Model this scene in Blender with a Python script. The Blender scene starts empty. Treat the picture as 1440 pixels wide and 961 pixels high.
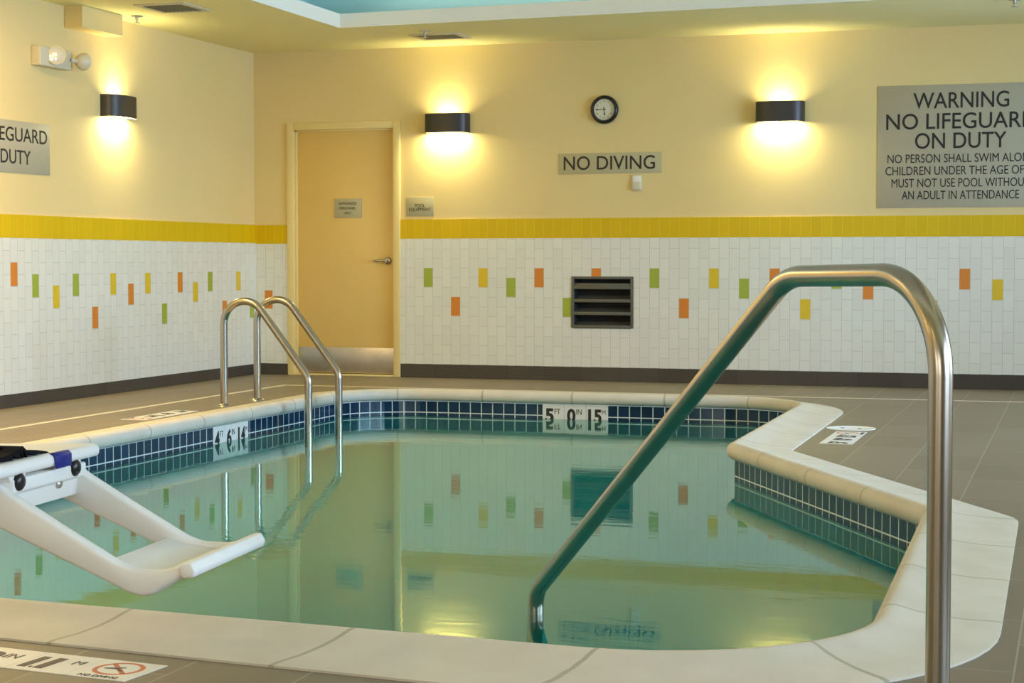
import bpy, bmesh, math, random
from mathutils import Vector, Matrix
random.seed(7)
S = bpy.context.scene
COL = S.collection
PI = math.pi

# ------------------------------------------------------------------ camera, world, light, exposure
cam_d = bpy.data.cameras.new('camera')
cam_d.sensor_width = 36.0
cam_d.lens = 2500.0 * 36.0 / 1440.0
cam = bpy.data.objects.new('camera', cam_d)
COL.objects.link(cam)
cam.location = (0, 0, 1.0)
cam.rotation_euler = (PI / 2 - 0.0454258, 0, 0.3092591)
S.camera = cam

world = bpy.data.worlds.new('world')
S.world = world
world.use_nodes = True
wb = world.node_tree.nodes['Background']
wb.inputs[0].default_value = (0.75, 0.87, 1.0, 1)
wb.inputs[1].default_value = 1.0

S.view_settings.view_transform = 'Standard'
S.view_settings.look = 'None'
S.view_settings.gamma = 1.0
S.view_settings.exposure = 1.20
S.view_settings.use_curve_mapping = False
S.cycles.use_denoising = True
S.cycles.max_bounces = 14
S.cycles.diffuse_bounces = 6
S.cycles.glossy_bounces = 5
S.cycles.transparent_max_bounces = 12
S.cycles.sample_clamp_indirect = 6.0
S.cycles.caustics_reflective = False
S.cycles.caustics_refractive = True

# the room
D = 14.248        # back wall plane (y)
L = -6.9305       # left wall plane (x)
R = 3.4           # right wall plane (x)
N = -3.2          # wall behind the camera (y)
H = 2.815         # ceiling
WIN = [(0.6, 3.9), (5.0, 8.3), (9.2, 12.5)]   # windows in the right wall, y ranges
WZ = (0.75, 2.5)
FILL_WIN = [(-5.6, -3.1), (-1.9, 0.6)]              # added warm-fill windows, wall behind the camera, x ranges

def area_light(name, loc, rot, sx, sy, power, color):
    d = bpy.data.lights.new(name, 'AREA')
    d.shape = 'RECTANGLE'; d.size = sx; d.size_y = sy
    d.energy = power; d.color = color
    o = bpy.data.objects.new(name, d); COL.objects.link(o)
    o.location = loc; o.rotation_euler = rot
    return o

DAY = [(0.55, 0.74, 1.0), (0.55, 0.74, 1.0), (0.46, 0.67, 1.0)]
for i, (a, b) in enumerate(WIN):
    area_light('window_lamp', (R + 0.16, (a + b) / 2, sum(WZ) / 2), (0, PI / 2, 0), WZ[1] - WZ[0], b - a, (90, 115, 235)[i], DAY[i])
for a, b in FILL_WIN:  # warm fill lamps in the added windows behind the camera
    area_light('window_lamp', ((a + b) / 2, N - 0.16, sum(WZ) / 2), (PI / 2, 0, 0), b - a, WZ[1] - WZ[0], 22, (1.0, 0.88, 0.66))
COVE = (1.0, 0.93, 0.80)
# fluorescent battens hidden on the ledge of the ceiling tray
COVES = [((-2.0, 12.95), 6.6, .05), ((-5.80, 7.6), .05, 9.6), ((1.50, 7.6), .05, 9.6), ((-2.0, 2.25), 6.6, .05)]
for (x, y), sx, sy in COVES:
    area_light('cove_light', (x, y, 2.917), (PI, 0, 0), sx, sy, 1.15 * max(sx, sy), COVE)
# added warm fill lamps over the left and near decks (all outside the picture)
FILL_DOWN = [(-6.2, 1.4), (-6.2, 4.2), (-6.2, 7.0), (-6.2, 9.2), (-4.2, .6), (-2.0, .2)]
for x, y in FILL_DOWN:
    o_ = area_light('fill_downlight', (x, y, H - .004), (0, 0, 0), .16, .16, 27 if y > 6 else (15 if y > 1 else 5), (1.0, .69, .31)); o_.data.shape = 'DISK'

# ------------------------------------------------------------------ materials
def mat(name, color=(.8, .8, .8), rough=.5, metal=0., spec=.5, emit=None, estr=0.):
    m = bpy.data.materials.new(name); m.use_nodes = True
    b = m.node_tree.nodes['Principled BSDF']
    b.inputs['Base Color'].default_value = (*color, 1)
    b.inputs['Roughness'].default_value = rough
    b.inputs['Metallic'].default_value = metal
    b.inputs['Specular IOR Level'].default_value = spec
    if emit:
        b.inputs['Emission Color'].default_value = (*emit, 1)
        b.inputs['Emission Strength'].default_value = estr
    return m

def nd(m, t, **kw):
    n = m.node_tree.nodes.new(t)
    for k, v in kw.items(): setattr(n, k, v)
    return n
def lk(m, a, b): m.node_tree.links.new(a, b)
def bsdf(m): return m.node_tree.nodes['Principled BSDF']

def noise_tint(m, c1, c2, scale=3., detail=4., bump=0., bscale=60.):
    tc = nd(m, 'ShaderNodeTexCoord')
    n = nd(m, 'ShaderNodeTexNoise'); n.inputs['Scale'].default_value = scale; n.inputs['Detail'].default_value = detail
    lk(m, tc.outputs['Object'], n.inputs['Vector'])
    r = nd(m, 'ShaderNodeValToRGB')
    r.color_ramp.elements[0].position = .3; r.color_ramp.elements[0].color = (*c1, 1)
    r.color_ramp.elements[1].position = .7; r.color_ramp.elements[1].color = (*c2, 1)
    lk(m, n.outputs['Fac'], r.inputs['Fac']); lk(m, r.outputs['Color'], bsdf(m).inputs['Base Color'])
    if bump:
        n2 = nd(m, 'ShaderNodeTexNoise'); n2.inputs['Scale'].default_value = bscale
        lk(m, tc.outputs['Object'], n2.inputs['Vector'])
        b = nd(m, 'ShaderNodeBump'); b.inputs['Strength'].default_value = bump; b.inputs['Distance'].default_value = .003
        lk(m, n2.outputs['Fac'], b.inputs['Height']); lk(m, b.outputs['Normal'], bsdf(m).inputs['Normal'])
    return m

def brick_mat(name, c1, c2, grout, bw, rh, u, v, u0, v0, mortar=.0016, offset=.5, rough=.3, bump=.25, coord='Object', spec=.5):
    """brick pattern: texture x runs along axis u, texture y along axis v"""
    m = mat(name, c1, rough, spec=spec)
    tc = nd(m, 'ShaderNodeTexCoord')
    sp = nd(m, 'ShaderNodeSeparateXYZ'); lk(m, tc.outputs[coord], sp.inputs[0])
    def sh(axis, d):
        a = nd(m, 'ShaderNodeMath', operation='ADD'); a.inputs[1].default_value = d
        lk(m, sp.outputs['XYZ'.index(axis)], a.inputs[0]); return a
    cb = nd(m, 'ShaderNodeCombineXYZ')
    lk(m, sh(u, u0).outputs[0], cb.inputs[0]); lk(m, sh(v, v0).outputs[0], cb.inputs[1])
    br = nd(m, 'ShaderNodeTexBrick'); br.offset = offset; br.offset_frequency = 2; br.squash = 1.0
    br.inputs['Color1'].default_value = (*c1, 1); br.inputs['Color2'].default_value = (*c2, 1)
    br.inputs['Mortar'].default_value = (*grout, 1)
    br.inputs['Scale'].default_value = 1.0
    br.inputs['Mortar Size'].default_value = mortar
    br.inputs['Mortar Smooth'].default_value = .1
    br.inputs['Brick Width'].default_value = bw; br.inputs['Row Height'].default_value = rh
    lk(m, cb.outputs[0], br.inputs['Vector'])
    lk(m, br.outputs['Color'], bsdf(m).inputs['Base Color'])
    if bump:
        b = nd(m, 'ShaderNodeBump', invert=True); b.inputs['Strength'].default_value = bump; b.inputs['Distance'].default_value = .002
        lk(m, br.outputs['Fac'], b.inputs['Height']); lk(m, b.outputs['Normal'], bsdf(m).inputs['Normal'])
    m['brick'] = 1
    return m

PITCH, PITCHL, TH = .0823, .0869, .16354
X0, Z0, Y0, Z1 = -5.3394, .9377, 10.4719, .9881
M = {}
M['paint'] = noise_tint(mat('wall_paint', rough=.75), (.745, .585, .255), (.775, .605, .275), 1.2, bump=.12, bscale=90)
M['ceiling'] = noise_tint(mat('ceiling_paint', rough=.85), (.81, .75, .37), (.83, .77, .39), 1.0)
M['lip'] = mat('tray_white', (.82, .78, .66), .6)
M['blue'] = mat('tray_blue', (.33, .58, .66), .7)
BR = 101
W1, W2, GR = (.71, .71, .63), (.75, .75, .665), (.52, .51, .44)
M['tile_b'] = brick_mat('white_tile_back', W1, W2, GR, TH, PITCH, 'Z', 'X', -Z0 + .0014 + TH * BR, -X0 + .0012 + PITCH * BR)
M['tile_l'] = brick_mat('white_tile_left', W1, W2, GR, TH, PITCHL, 'Z', 'Y', -Z1 + .0014 + TH * BR, -Y0 + .0012 + PITCHL * BR)
YL, YG = (.67, .44, .003), (.76, .56, .05)
M['yel_b'] = brick_mat('yellow_tile_back', YL, (.71, .47, .004), YG, 10., PITCH, 'Z', 'X', 5, -X0 + .0012 + PITCH * BR, mortar=.0018, spec=.25)
M['yel_l'] = brick_mat('yellow_tile_left', YL, (.71, .47, .004), YG, 10., PITCHL, 'Z', 'Y', 5, -Y0 + .0012 + PITCHL * BR, mortar=.0018, spec=.25)
M['orange'] = mat('orange_tile', (.68, .22, .02), .3)
M['yellow'] = mat('yellow_tile', (.72, .50, .015), .3)
M['green'] = mat('green_tile', (.34, .42, .04), .3)
M['base_b'] = brick_mat('dark_base_tile_back', (.050, .040, .029), (.064, .052, .039), (.03, .026, .02), .325, 10., 'X', 'Z', 100.14, 5, mortar=.0018, offset=0, rough=.55)
M['base_l'] = brick_mat('dark_base_tile_left', (.050, .040, .029), (.064, .052, .039), (.03, .026, .02), .325, 10., 'Y', 'Z', 100.1, 5, mortar=.0018, offset=0, rough=.55)
M['deck'] = brick_mat('deck_tile', (.186, .152, .094), (.214, .176, .114), (.34, .30, .22), .65, .325, 'Y', 'X', 65.1, 32.5 + .14, mortar=.0024, rough=.5, bump=.15)
M['grout'] = mat('grout', (.36, .36, .33), .8)
M['stripe'] = mat('stripe_paint', (.62, .56, .42), .5)
M['plaster'] = noise_tint(mat('pool_plaster', rough=.8), (.62, .90, .82), (.66, .92, .85), 2.)
M['door'] = noise_tint(mat('door_paint', rough=.45), (.71, .49, .145), (.74, .51, .155), 1.5)
M['frame'] = mat('door_frame_paint', (.78, .62, .26), .45)
M['steel'] = mat('polished_steel', (.43, .39, .32), .25, 1.)
M['brushed'] = noise_tint(mat('brushed_steel', rough=.38, metal=.9), (.42, .39, .34), (.52, .48, .42), 9.)
M['bronze'] = mat('bronze_metal', (.055, .050, .045), .42, .4)
M['lens'] = mat('lamp_lens', (.9, .88, .8), .3, emit=(1., .86, .45), estr=3.0)
M['black'] = mat('black_plastic', (.006, .005, .007), .3)
M['ink'] = mat('black_ink', (.012, .011, .012), .5)
M['signgrey'] = noise_tint(mat('sign_taupe', rough=.5), (.40, .365, .255), (.43, .395, .28), 1.5)
M['signlight'] = mat('sign_khaki', (.46, .41, .235), .45)
M['cream'] = mat('cream_plastic', (.62, .56, .40), .45)
M['clockface'] = mat('clock_face', (.66, .65, .50), .4)
M['vent'] = mat('vent_enamel', (.55, .50, .36), .5)
M['ventdark'] = mat('vent_blade', (.20, .17, .09), .6)
M['dark'] = mat('dark_void', (.02, .02, .018), .8)
M['grille'] = mat('grille_metal', (.115, .115, .09), .5, .3)
M['white'] = noise_tint(mat('white_plastic', rough=.42), (.80, .80, .76), (.84, .84, .80), 4.)
M['strap'] = mat('black_webbing', (.008, .007, .009), .9, spec=.1)
M['blueplastic'] = mat('blue_plastic', (.010, .018, .20), .35)
M['marker'] = mat('marker_tile', (.76, .75, .69), .35)
M['red'] = mat('red_ink', (.62, .13, .06), .5)
M['glasslens'] = mat('clear_lamp_lens', (.80, .78, .70), .12, .3)
M['navy'] = mat('unused_navy', (.01, .03, .06), .2)

# coping: cast stones with joints every .67 m along the edge
m = M['coping'] = mat('coping_stone', (.64, .59, .47), .55)
uv = nd(m, 'ShaderNodeUVMap'); sp = nd(m, 'ShaderNodeSeparateXYZ'); lk(m, uv.outputs[0], sp.inputs[0])
dv = nd(m, 'ShaderNodeMath', operation='DIVIDE'); dv.inputs[1].default_value = .675; lk(m, sp.outputs[0], dv.inputs[0])
fr = nd(m, 'ShaderNodeMath', operation='FRACT'); lk(m, dv.outputs[0], fr.inputs[0])
lt = nd(m, 'ShaderNodeMath', operation='LESS_THAN'); lt.inputs[1].default_value = .021; lk(m, fr.outputs[0], lt.inputs[0])
tc = nd(m, 'ShaderNodeTexCoord'); nz = nd(m, 'ShaderNodeTexNoise'); nz.inputs['Scale'].default_value = 5.; nz.inputs['Detail'].default_value = 6.
lk(m, tc.outputs['Object'], nz.inputs['Vector'])
rp = nd(m, 'ShaderNodeValToRGB'); rp.color_ramp.elements[0].position = .3; rp.color_ramp.elements[0].color = (.60, .55, .44, 1)
rp.color_ramp.elements[1].position = .65; rp.color_ramp.elements[1].color = (.66, .61, .50, 1); lk(m, nz.outputs['Fac'], rp.inputs['Fac'])
mx = nd(m, 'ShaderNodeMixRGB'); mx.inputs['Color2'].default_value = (.42, .385, .28, 1)
lk(m, lt.outputs[0], mx.inputs['Fac']); lk(m, rp.outputs['Color'], mx.inputs['Color1']); lk(m, mx.outputs['Color'], bsdf(m).inputs['Base Color'])
bp = nd(m, 'ShaderNodeBump', invert=True); bp.inputs['Strength'].default_value = .4; bp.inputs['Distance'].default_value = .004
lk(m, lt.outputs[0], bp.inputs['Height']); lk(m, bp.outputs['Normal'], bsdf(m).inputs['Normal'])

# waterline tile (uv: arc length, z)
M['wtile'] = brick_mat('navy_waterline_tile', (.004, .022, .055), (.006, .030, .070), (.62, .68, .64), .0865, .085, 'X', 'Y', 50 * .0865, .045 + 85 * .085 - .0 , mortar=.0036, offset=0, rough=.12, bump=.2, coord='UV')

# water: mirror + see-through, split by Fresnel
m = M['water'] = bpy.data.materials.new('pool_water'); m.use_nodes = True
nt = m.node_tree; nt.nodes.clear()
out = nt.nodes.new('ShaderNodeOutputMaterial')
gl = nt.nodes.new('ShaderNodeBsdfGlossy'); gl.inputs['Roughness'].default_value = .0; gl.inputs['Color'].default_value = (.82, .97, .90, 1)
tr = nt.nodes.new('ShaderNodeBsdfRefraction'); tr.inputs['Color'].default_value = (.22, .84, .95, 1); tr.inputs['IOR'].default_value = 1.33; tr.inputs['Roughness'].default_value = 0.
fz = nt.nodes.new('ShaderNodeFresnel'); fz.inputs['IOR'].default_value = 1.53
ms = nt.nodes.new('ShaderNodeMixShader')
tc = nt.nodes.new('ShaderNodeTexCoord')
mp = nt.nodes.new('ShaderNodeMapping'); mp.inputs['Scale'].default_value = (.6, 1.8, 1.)
n1 = nt.nodes.new('ShaderNodeTexNoise'); n1.inputs['Scale'].default_value = 5.0; n1.inputs['Detail'].default_value = 4.0; n1.inputs['Distortion'].default_value = .6
n2 = nt.nodes.new('ShaderNodeTexNoise'); n2.inputs['Scale'].default_value = .7; n2.inputs['Detail'].default_value = 1.
ad = nt.nodes.new('ShaderNodeMath'); ad.operation = 'MULTIPLY'
bp = nt.nodes.new('ShaderNodeBump'); bp.inputs['Strength'].default_value = 1.0; bp.inputs['Distance'].default_value = .00105
lk(m, tc.outputs['Object'], mp.inputs['Vector']); lk(m, mp.outputs[0], n1.inputs['Vector']); lk(m, mp.outputs[0], n2.inputs['Vector'])
lk(m, n1.outputs['Fac'], ad.inputs[0]); lk(m, n2.outputs['Fac'], ad.inputs[1]); lk(m, ad.outputs[0], bp.inputs['Height'])
lk(m, bp.outputs['Normal'], gl.inputs['Normal']); lk(m, bp.outputs['Normal'], fz.inputs['Normal']); lk(m, bp.outputs['Normal'], tr.inputs['Normal'])
lk(m, fz.outputs[0], ms.inputs[0]); lk(m, tr.outputs[0], ms.inputs[1]); lk(m, gl.outputs[0], ms.inputs[2]); lk(m, ms.outputs[0], out.inputs[0])

# clear glass
m = M['glass'] = bpy.data.materials.new('window_glass'); m.use_nodes = True
nt = m.node_tree; nt.nodes.clear()
out = nt.nodes.new('ShaderNodeOutputMaterial'); gl = nt.nodes.new('ShaderNodeBsdfGlossy'); gl.inputs['Roughness'].default_value = 0.
tr = nt.nodes.new('ShaderNodeBsdfTransparent'); fz = nt.nodes.new('ShaderNodeFresnel'); fz.inputs['IOR'].default_value = 1.45
ms = nt.nodes.new('ShaderNodeMixShader')
lk(m, fz.outputs[0], ms.inputs[0]); lk(m, tr.outputs[0], ms.inputs[1]); lk(m, gl.outputs[0], ms.inputs[2]); lk(m, ms.outputs[0], out.inputs[0])

# ------------------------------------------------------------------ mesh helpers
def link(name, bm, mats, parent=None, smooth=None, origin=(0, 0, 0), recalc=True):
    if recalc: bmesh.ops.recalc_face_normals(bm, faces=bm.faces)
    me = bpy.data.meshes.new(name)
    if origin != (0, 0, 0): bmesh.ops.translate(bm, verts=bm.verts, vec=-Vector(origin))
    bm.to_mesh(me); bm.free()
    for m_ in (mats if isinstance(mats, (list, tuple)) else [mats]): me.materials.append(m_)
    o = bpy.data.objects.new(name, me); COL.objects.link(o)
    if smooth is not None:
        me.polygons.foreach_set('use_smooth', [True] * len(me.polygons))
        me.set_sharp_from_angle(angle=math.radians(smooth))
    if parent is not None:
        o.parent = parent
    else:
        o.location = origin
    return o

def thing(name, loc, label, cat, group=None):
    o = bpy.data.objects.new(name, None); COL.objects.link(o)
    o.empty_display_size = .1
    o.location = loc; tag(o, label, cat, group); return o
def tag(o, label, cat, group=None):
    o['label'] = label; o['category'] = cat
    if group: o['group'] = group
    return o
def struct(o): o['kind'] = 'structure'; return o
def part(name, bm, mats, parent, smooth=40, label=None):
    """vertices are in world space; they are stored relative to the thing (or part) they belong to"""
    org = Vector(parent.location)
    p = parent
    while p.parent is not None:
        p = p.parent; org += Vector(p.location)
    o = link(name, bm, mats, None, smooth, (0, 0, 0))
    for v in o.data.vertices: v.co -= org
    o.parent = parent
    if label: o['label'] = label
    return o

def box(bm, x0, x1, y0, y1, z0, z1, mi=0, bevel=0., seg=2):
    t = bmesh.new()
    vs = [t.verts.new((x, y, z)) for x in (x0, x1) for y in (y0, y1) for z in (z0, z1)]
    for f in ((0, 1, 3, 2), (4, 6, 7, 5), (0, 4, 5, 1), (2, 3, 7, 6), (0, 2, 6, 4), (1, 5, 7, 3)):
        t.faces.new([vs[i] for i in f])
    merge(bm, t, mi, bevel, seg)
def merge(bm, t, mi=0, bevel=0., seg=2, mtx=None):
    bmesh.ops.recalc_face_normals(t, faces=t.faces)
    if bevel: bmesh.ops.bevel(t, geom=list(t.edges), offset=bevel, segments=seg, profile=.5, affect='EDGES')
    for f in t.faces: f.material_index = mi
    me = bpy.data.meshes.new('tmp'); t.to_mesh(me); t.free()
    if mtx is not None: me.transform(mtx)
    bm.from_mesh(me)
    bpy.data.meshes.remove(me)
def quad(bm, pts, mi=0):
    f = bm.faces.new([bm.verts.new(p) for p in pts]); f.material_index = mi; return f
def prism(bm, poly, a, b, fn, mi=0, bevel=0., seg=2):
    """extrude a 2-D polygon between a and b; fn(u, v, w) -> point"""
    t = bmesh.new()
    A = [t.verts.new(fn(u, v, a)) for u, v in poly]; B = [t.verts.new(fn(u, v, b)) for u, v in poly]
    t.faces.new(A); t.faces.new(B[::-1])
    n = len(poly)
    for i in range(n): t.faces.new([A[i], B[i], B[(i + 1) % n], A[(i + 1) % n]])
    merge(bm, t, mi, bevel, seg)
def lathe(bm, prof, center, axis, seg=32, mi=0, closed=False):
    """prof: list of (radius, height along axis)"""
    ax = Vector(axis).normalized(); c = Vector(center)
    u = ax.orthogonal().normalized(); v = ax.cross(u)
    rings = []
    t = bmesh.new()
    for r, h in prof:
        if r < 1e-6: rings.append([t.verts.new(c + ax * h)])
        else: rings.append([t.verts.new(c + ax * h + (u * math.cos(2 * PI * k / seg) + v * math.sin(2 * PI * k / seg)) * r) for k in range(seg)])
    for a, b in zip(rings, rings[1:]):
        if len(a) == 1 and len(b) == 1: continue
        for k in range(seg):
            k2 = (k + 1) % seg
            if len(a) == 1: t.faces.new([a[0], b[k], b[k2]])
            elif len(b) == 1: t.faces.new([a[k], b[0], a[k2]])
            else: t.faces.new([a[k], b[k], b[k2], a[k2]])
    merge(bm, t, mi)
def fillet(pts, radii, n=14):
    """round the corners of an open 3-D polyline"""
    out = [Vector(pts[0])]
    for i in range(1, len(pts) - 1):
        p, a, b = Vector(pts[i]), Vector(pts[i - 1]), Vector(pts[i + 1]); r = radii[i]
        da, db = (a - p).normalized(), (b - p).normalized()
        ang = da.angle(db); t = r / math.tan(ang / 2)
        c = p + (da + db).normalized() * (r / math.sin(ang / 2))
        s, e = p + da * t - c, p + db * t - c
        tot = s.angle(e)
        for k in range(n + 1):
            f = k / n
            q = (s * math.sin((1 - f) * tot) + e * math.sin(f * tot)) / math.sin(tot)
            out.append(c + q)
    out.append(Vector(pts[-1])); return out
def sweep(bm, pts, r, seg=24, mi=0, cap=True, section=None):
    pts = [Vector(p) for p in pts]
    t = bmesh.new(); rings = []
    tang = [(pts[min(i + 1, len(pts) - 1)] - pts[max(i - 1, 0)]).normalized() for i in range(len(pts))]
    u = tang[0].orthogonal().normalized()
    for i, p in enumerate(pts):
        u = (u - tang[i] * u.dot(tang[i])).normalized(); v = tang[i].cross(u)
        rings.append([t.verts.new(p + (u * math.cos(2 * PI * k / seg) + v * math.sin(2 * PI * k / seg)) * r) for k in range(seg)])
    for a, b in zip(rings, rings[1:]):
        for k in range(seg): t.faces.new([a[k], b[k], b[(k + 1) % seg], a[(k + 1) % seg]])
    if cap: t.faces.new(rings[0][::-1]); t.faces.new(rings[-1])
    merge(bm, t, mi)

def text_mesh(body, w, h, bold=0., align='LEFT', depth=.0012, spacing=1.0):
    """letters as a mesh in the x,y plane, stretched to w x h (w None: natural), left-bottom or centred at 0"""
    cu = bpy.data.curves.new('txt', 'FONT'); cu.body = body; cu.size = 1.0; cu.offset = bold; cu.extrude = .002
    cu.resolution_u = 6; cu.space_character = spacing
    o = bpy.data.objects.new('txt', cu); COL.objects.link(o)
    dg = bpy.context.evaluated_depsgraph_get(); dg.update()
    me = bpy.data.meshes.new_from_object(o.evaluated_get(dg))
    bpy.data.objects.remove(o); bpy.data.curves.remove(cu)
    xs = [v.co.x for v in me.vertices]; ys = [v.co.y for v in me.vertices]
    x0, x1, y0, y1 = min(xs), max(xs), min(ys), max(ys)
    sy = h / (y1 - y0); sx = sy if w is None else w / (x1 - x0)
    off = {'LEFT': 0., 'CENTER': -(x1 - x0) * sx / 2, 'RIGHT': -(x1 - x0) * sx}[align]
    for v in me.vertices:
        v.co.x = (v.co.x - x0) * sx + off; v.co.y = (v.co.y - y0) * sy; v.co.z = depth if v.co.z > 0 else 0.
    return me
def put_text(bm, me, org, right, up, mi=0):
    r, u = Vector(right).normalized(), Vector(up).normalized(); n = r.cross(u); o = Vector(org)
    mx_ = Matrix(((r.x, u.x, n.x, o.x), (r.y, u.y, n.y, o.y), (r.z, u.z, n.z, o.z), (0, 0, 0, 1)))
    me.transform(mx_)
    k = len(bm.faces); bm.from_mesh(me); bm.faces.ensure_lookup_table()
    for f in bm.faces[k:]: f.material_index = mi
    bpy.data.meshes.remove(me)

# ------------------------------------------------------------------ room shell
TS = .010    # the tiled lower wall stands this far in front of the painted wall
DX0, DX1, DZ = -6.61, -5.554, 2.197     # door frame outline
def tile_patch(bm, fn, off, a, b, z, top, w, mi):
    """one coloured tile set in the wall"""
    quad(bm, [fn(a, off, top - w), fn(b, off, top - w), fn(b, off, top), fn(a, off, top)], mi)

bm = bmesh.new()
fb = lambda x, o, z: (x, D - o, z)
MATS = [M['paint'], M['tile_b'], M['yel_b'], M['orange'], M['yellow'], M['green'], M['dark']]
GX0, GX1, GZ0, GZ1 = -4.03, -3.50, .443, .870        # opening of the wall grille
for x0, x1, z0, z1 in ((L - .2, DX0, -.1, H + 1.), (DX0, DX1, DZ, H + 1.), (DX1, GX0 + .01, -.1, H + 1.), (GX1 - .01, R + .2, -.1, H + 1.),
                       (GX0 + .01, GX1 - .01, -.1, GZ0 + .01), (GX0 + .01, GX1 - .01, GZ1 - .01, H + 1.)):
    box(bm, x0, x1, D, D + .2, z0, z1, 0)
box(bm, GX0 + .01, GX1 - .01, D + .17, D + .2, GZ0 + .01, GZ1 - .01, 6)
box(bm, DX0, DX1, D + .14, D + .2, -.1, DZ, 6)
def slab(x0, x1, z0, z1, mi): box(bm, x0, x1, D - TS, D + .001, z0, z1, mi)
slab(DX1, GX0 + .01, .10, 1.188, 1); slab(GX1 - .01, R, .10, 1.188, 1)
slab(GX0 + .01, GX1 - .01, .10, GZ0 + .01, 1); slab(GX0 + .01, GX1 - .01, GZ1 - .01, 1.188, 1)
slab(DX1, R, 1.188, 1.353, 2)
slab(L, DX0, .08, 1.148, 1); slab(L, DX0, 1.148, 1.312, 2)
CI = {'O': 3, 'Y': 4, 'G': 5}
back_acc = [(0, 'G', 0), (3, 'O', 3), (6, 'Y', 0), (9, 'G', 1), (12, 'O', 0), (15, 'G', 3), (18, 'O', 0), (24, 'G', 0), (27, 'O', 3), (30, 'Y', 0),
            (33, 'G', 1), (36, 'O', 0), (39, 'Y', 3), (42, 'G', 0), (45, 'O', 1), (48, 'G', 0), (51, 'Y', 3), (54, 'O', 0), (57, 'Y', 1), (60, 'G', 0),
            (63, 'O', 3), (66, 'Y', 0), (69, 'G', 1), (72, 'O', 0), (75, 'G', 3), (78, 'O', 0), (84, 'G', 0), (90, 'Y', 0), (93, 'G', 1), (96, 'O', 0)]
for k, c, q in back_acc:
    x = X0 + PITCH * k; t_ = Z0 - q * TH / 2
    if k == 18:
        quad(bm, [fb(x, TS + .0006, GZ1 - .005), fb(x + .080, TS + .0006, GZ1 - .005), fb(x + .080, TS + .0006, t_), fb(x, TS + .0006, t_)], CI[c])
    else:
        tile_patch(bm, fb, TS + .0006, x, min(x + .080, GX0 if k == 15 else 99), 0, t_, .1605, CI[c])
tile_patch(bm, fb, TS + .0006, -6.832, -6.757, 0, .740, .1605, 3)
struct(link('wall_back', bm, MATS))

bm = bmesh.new()
fl_ = lambda y, o, z: (L + o, y, z)
box(bm, L - .2, L, N - .2, D + .2, -.1, H + 1.0, 0)
box(bm, L - .001, L + TS, N, D, .06, 1.155, 1); box(bm, L - .001, L + TS, N, D, 1.155, 1.315, 2)
left_acc = [(0, 'O', 0), (3, 'G', 1), (6, 'Y', 2), (9, 'G', 1), (12, 'O', 4), (15, 'Y', 1), (18, 'O', 2), (21, 'Y', 1), (24, 'G', 4), (27, 'O', 1), (30, 'Y', 2),
            (33, 'G', 1), (36, 'O', 4), (39, 'Y', 1), (42, 'G', 4)]
left_acc += [(k - 45, c, q) for k, c, q in left_acc] + [(k - 90, c, q) for k, c, q in left_acc]
for k, c, q in left_acc:
    tile_patch(bm, fl_, TS + .0006, Y0 + PITCHL * k, Y0 + PITCHL * k + .081, 0, Z1 - q * TH / 2, .1605, CI[c])
struct(link('wall_left', bm, [M['paint'], M['tile_l'], M['yel_l'], M['orange'], M['yellow'], M['green']]))

def wall_with_windows(name, rng, lo, hi, fn):
    bm = bmesh.new()
    e = [lo] + [v for r in rng for v in r] + [hi]
    def bx(a, b, z0, z1):
        p, q = fn(a, 0, z0), fn(b, .2, z1)
        box(bm, min(p[0], q[0]), max(p[0], q[0]), min(p[1], q[1]), max(p[1], q[1]), z0, z1)
    for i in range(0, len(e), 2): bx(e[i], e[i + 1], -.1, H + 1.)
    for a, b in rng: bx(a, b, -.1, WZ[0]); bx(a, b, WZ[1], H + 1.)
    struct(link(name, bm, M['paint']))
wall_with_windows('wall_right', WIN, N - .2, D + .2, lambda a, o, z: (R + o, a, z))
wall_with_windows('wall_front', FILL_WIN, L - .2, R + .2, lambda a, o, z: (a, N - o, z))
wi = 0
for rng, fn in ((WIN, lambda a, o, z: (R + o, a, z)), (FILL_WIN, lambda a, o, z: (a, N - o, z))):  # right-wall windows, then the windows added for fill
    for a, b in rng:
        wi += 1
        bm = bmesh.new()
        def bx(bm, a0, a1, o0, o1, z0, z1, bv=.004):
            p, q = fn(a0, o0, z0), fn(a1, o1, z1)
            box(bm, min(p[0], q[0]), max(p[0], q[0]), min(p[1], q[1]), max(p[1], q[1]), z0, z1, 0, bv)
        f = .06; mid = (a + b) / 2
        bx(bm, a, a + f, .03, .12, *WZ); bx(bm, b - f, b, .03, .12, *WZ)
        bx(bm, a + f, b - f, .03, .12, WZ[0], WZ[0] + f); bx(bm, a + f, b - f, .03, .12, WZ[1] - f, WZ[1])
        bx(bm, mid - .03, mid + .03, .03, .12, WZ[0] + f, WZ[1] - f)
        w_ = struct(link('window_%d' % wi, bm, M['bronze']))
        bm = bmesh.new()
        bx(bm, a + f - .005, b - f + .005, .07, .076, WZ[0] + f - .005, WZ[1] - f + .005, 0)
        part('pane', bm, M['glass'], w_, None)

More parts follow.
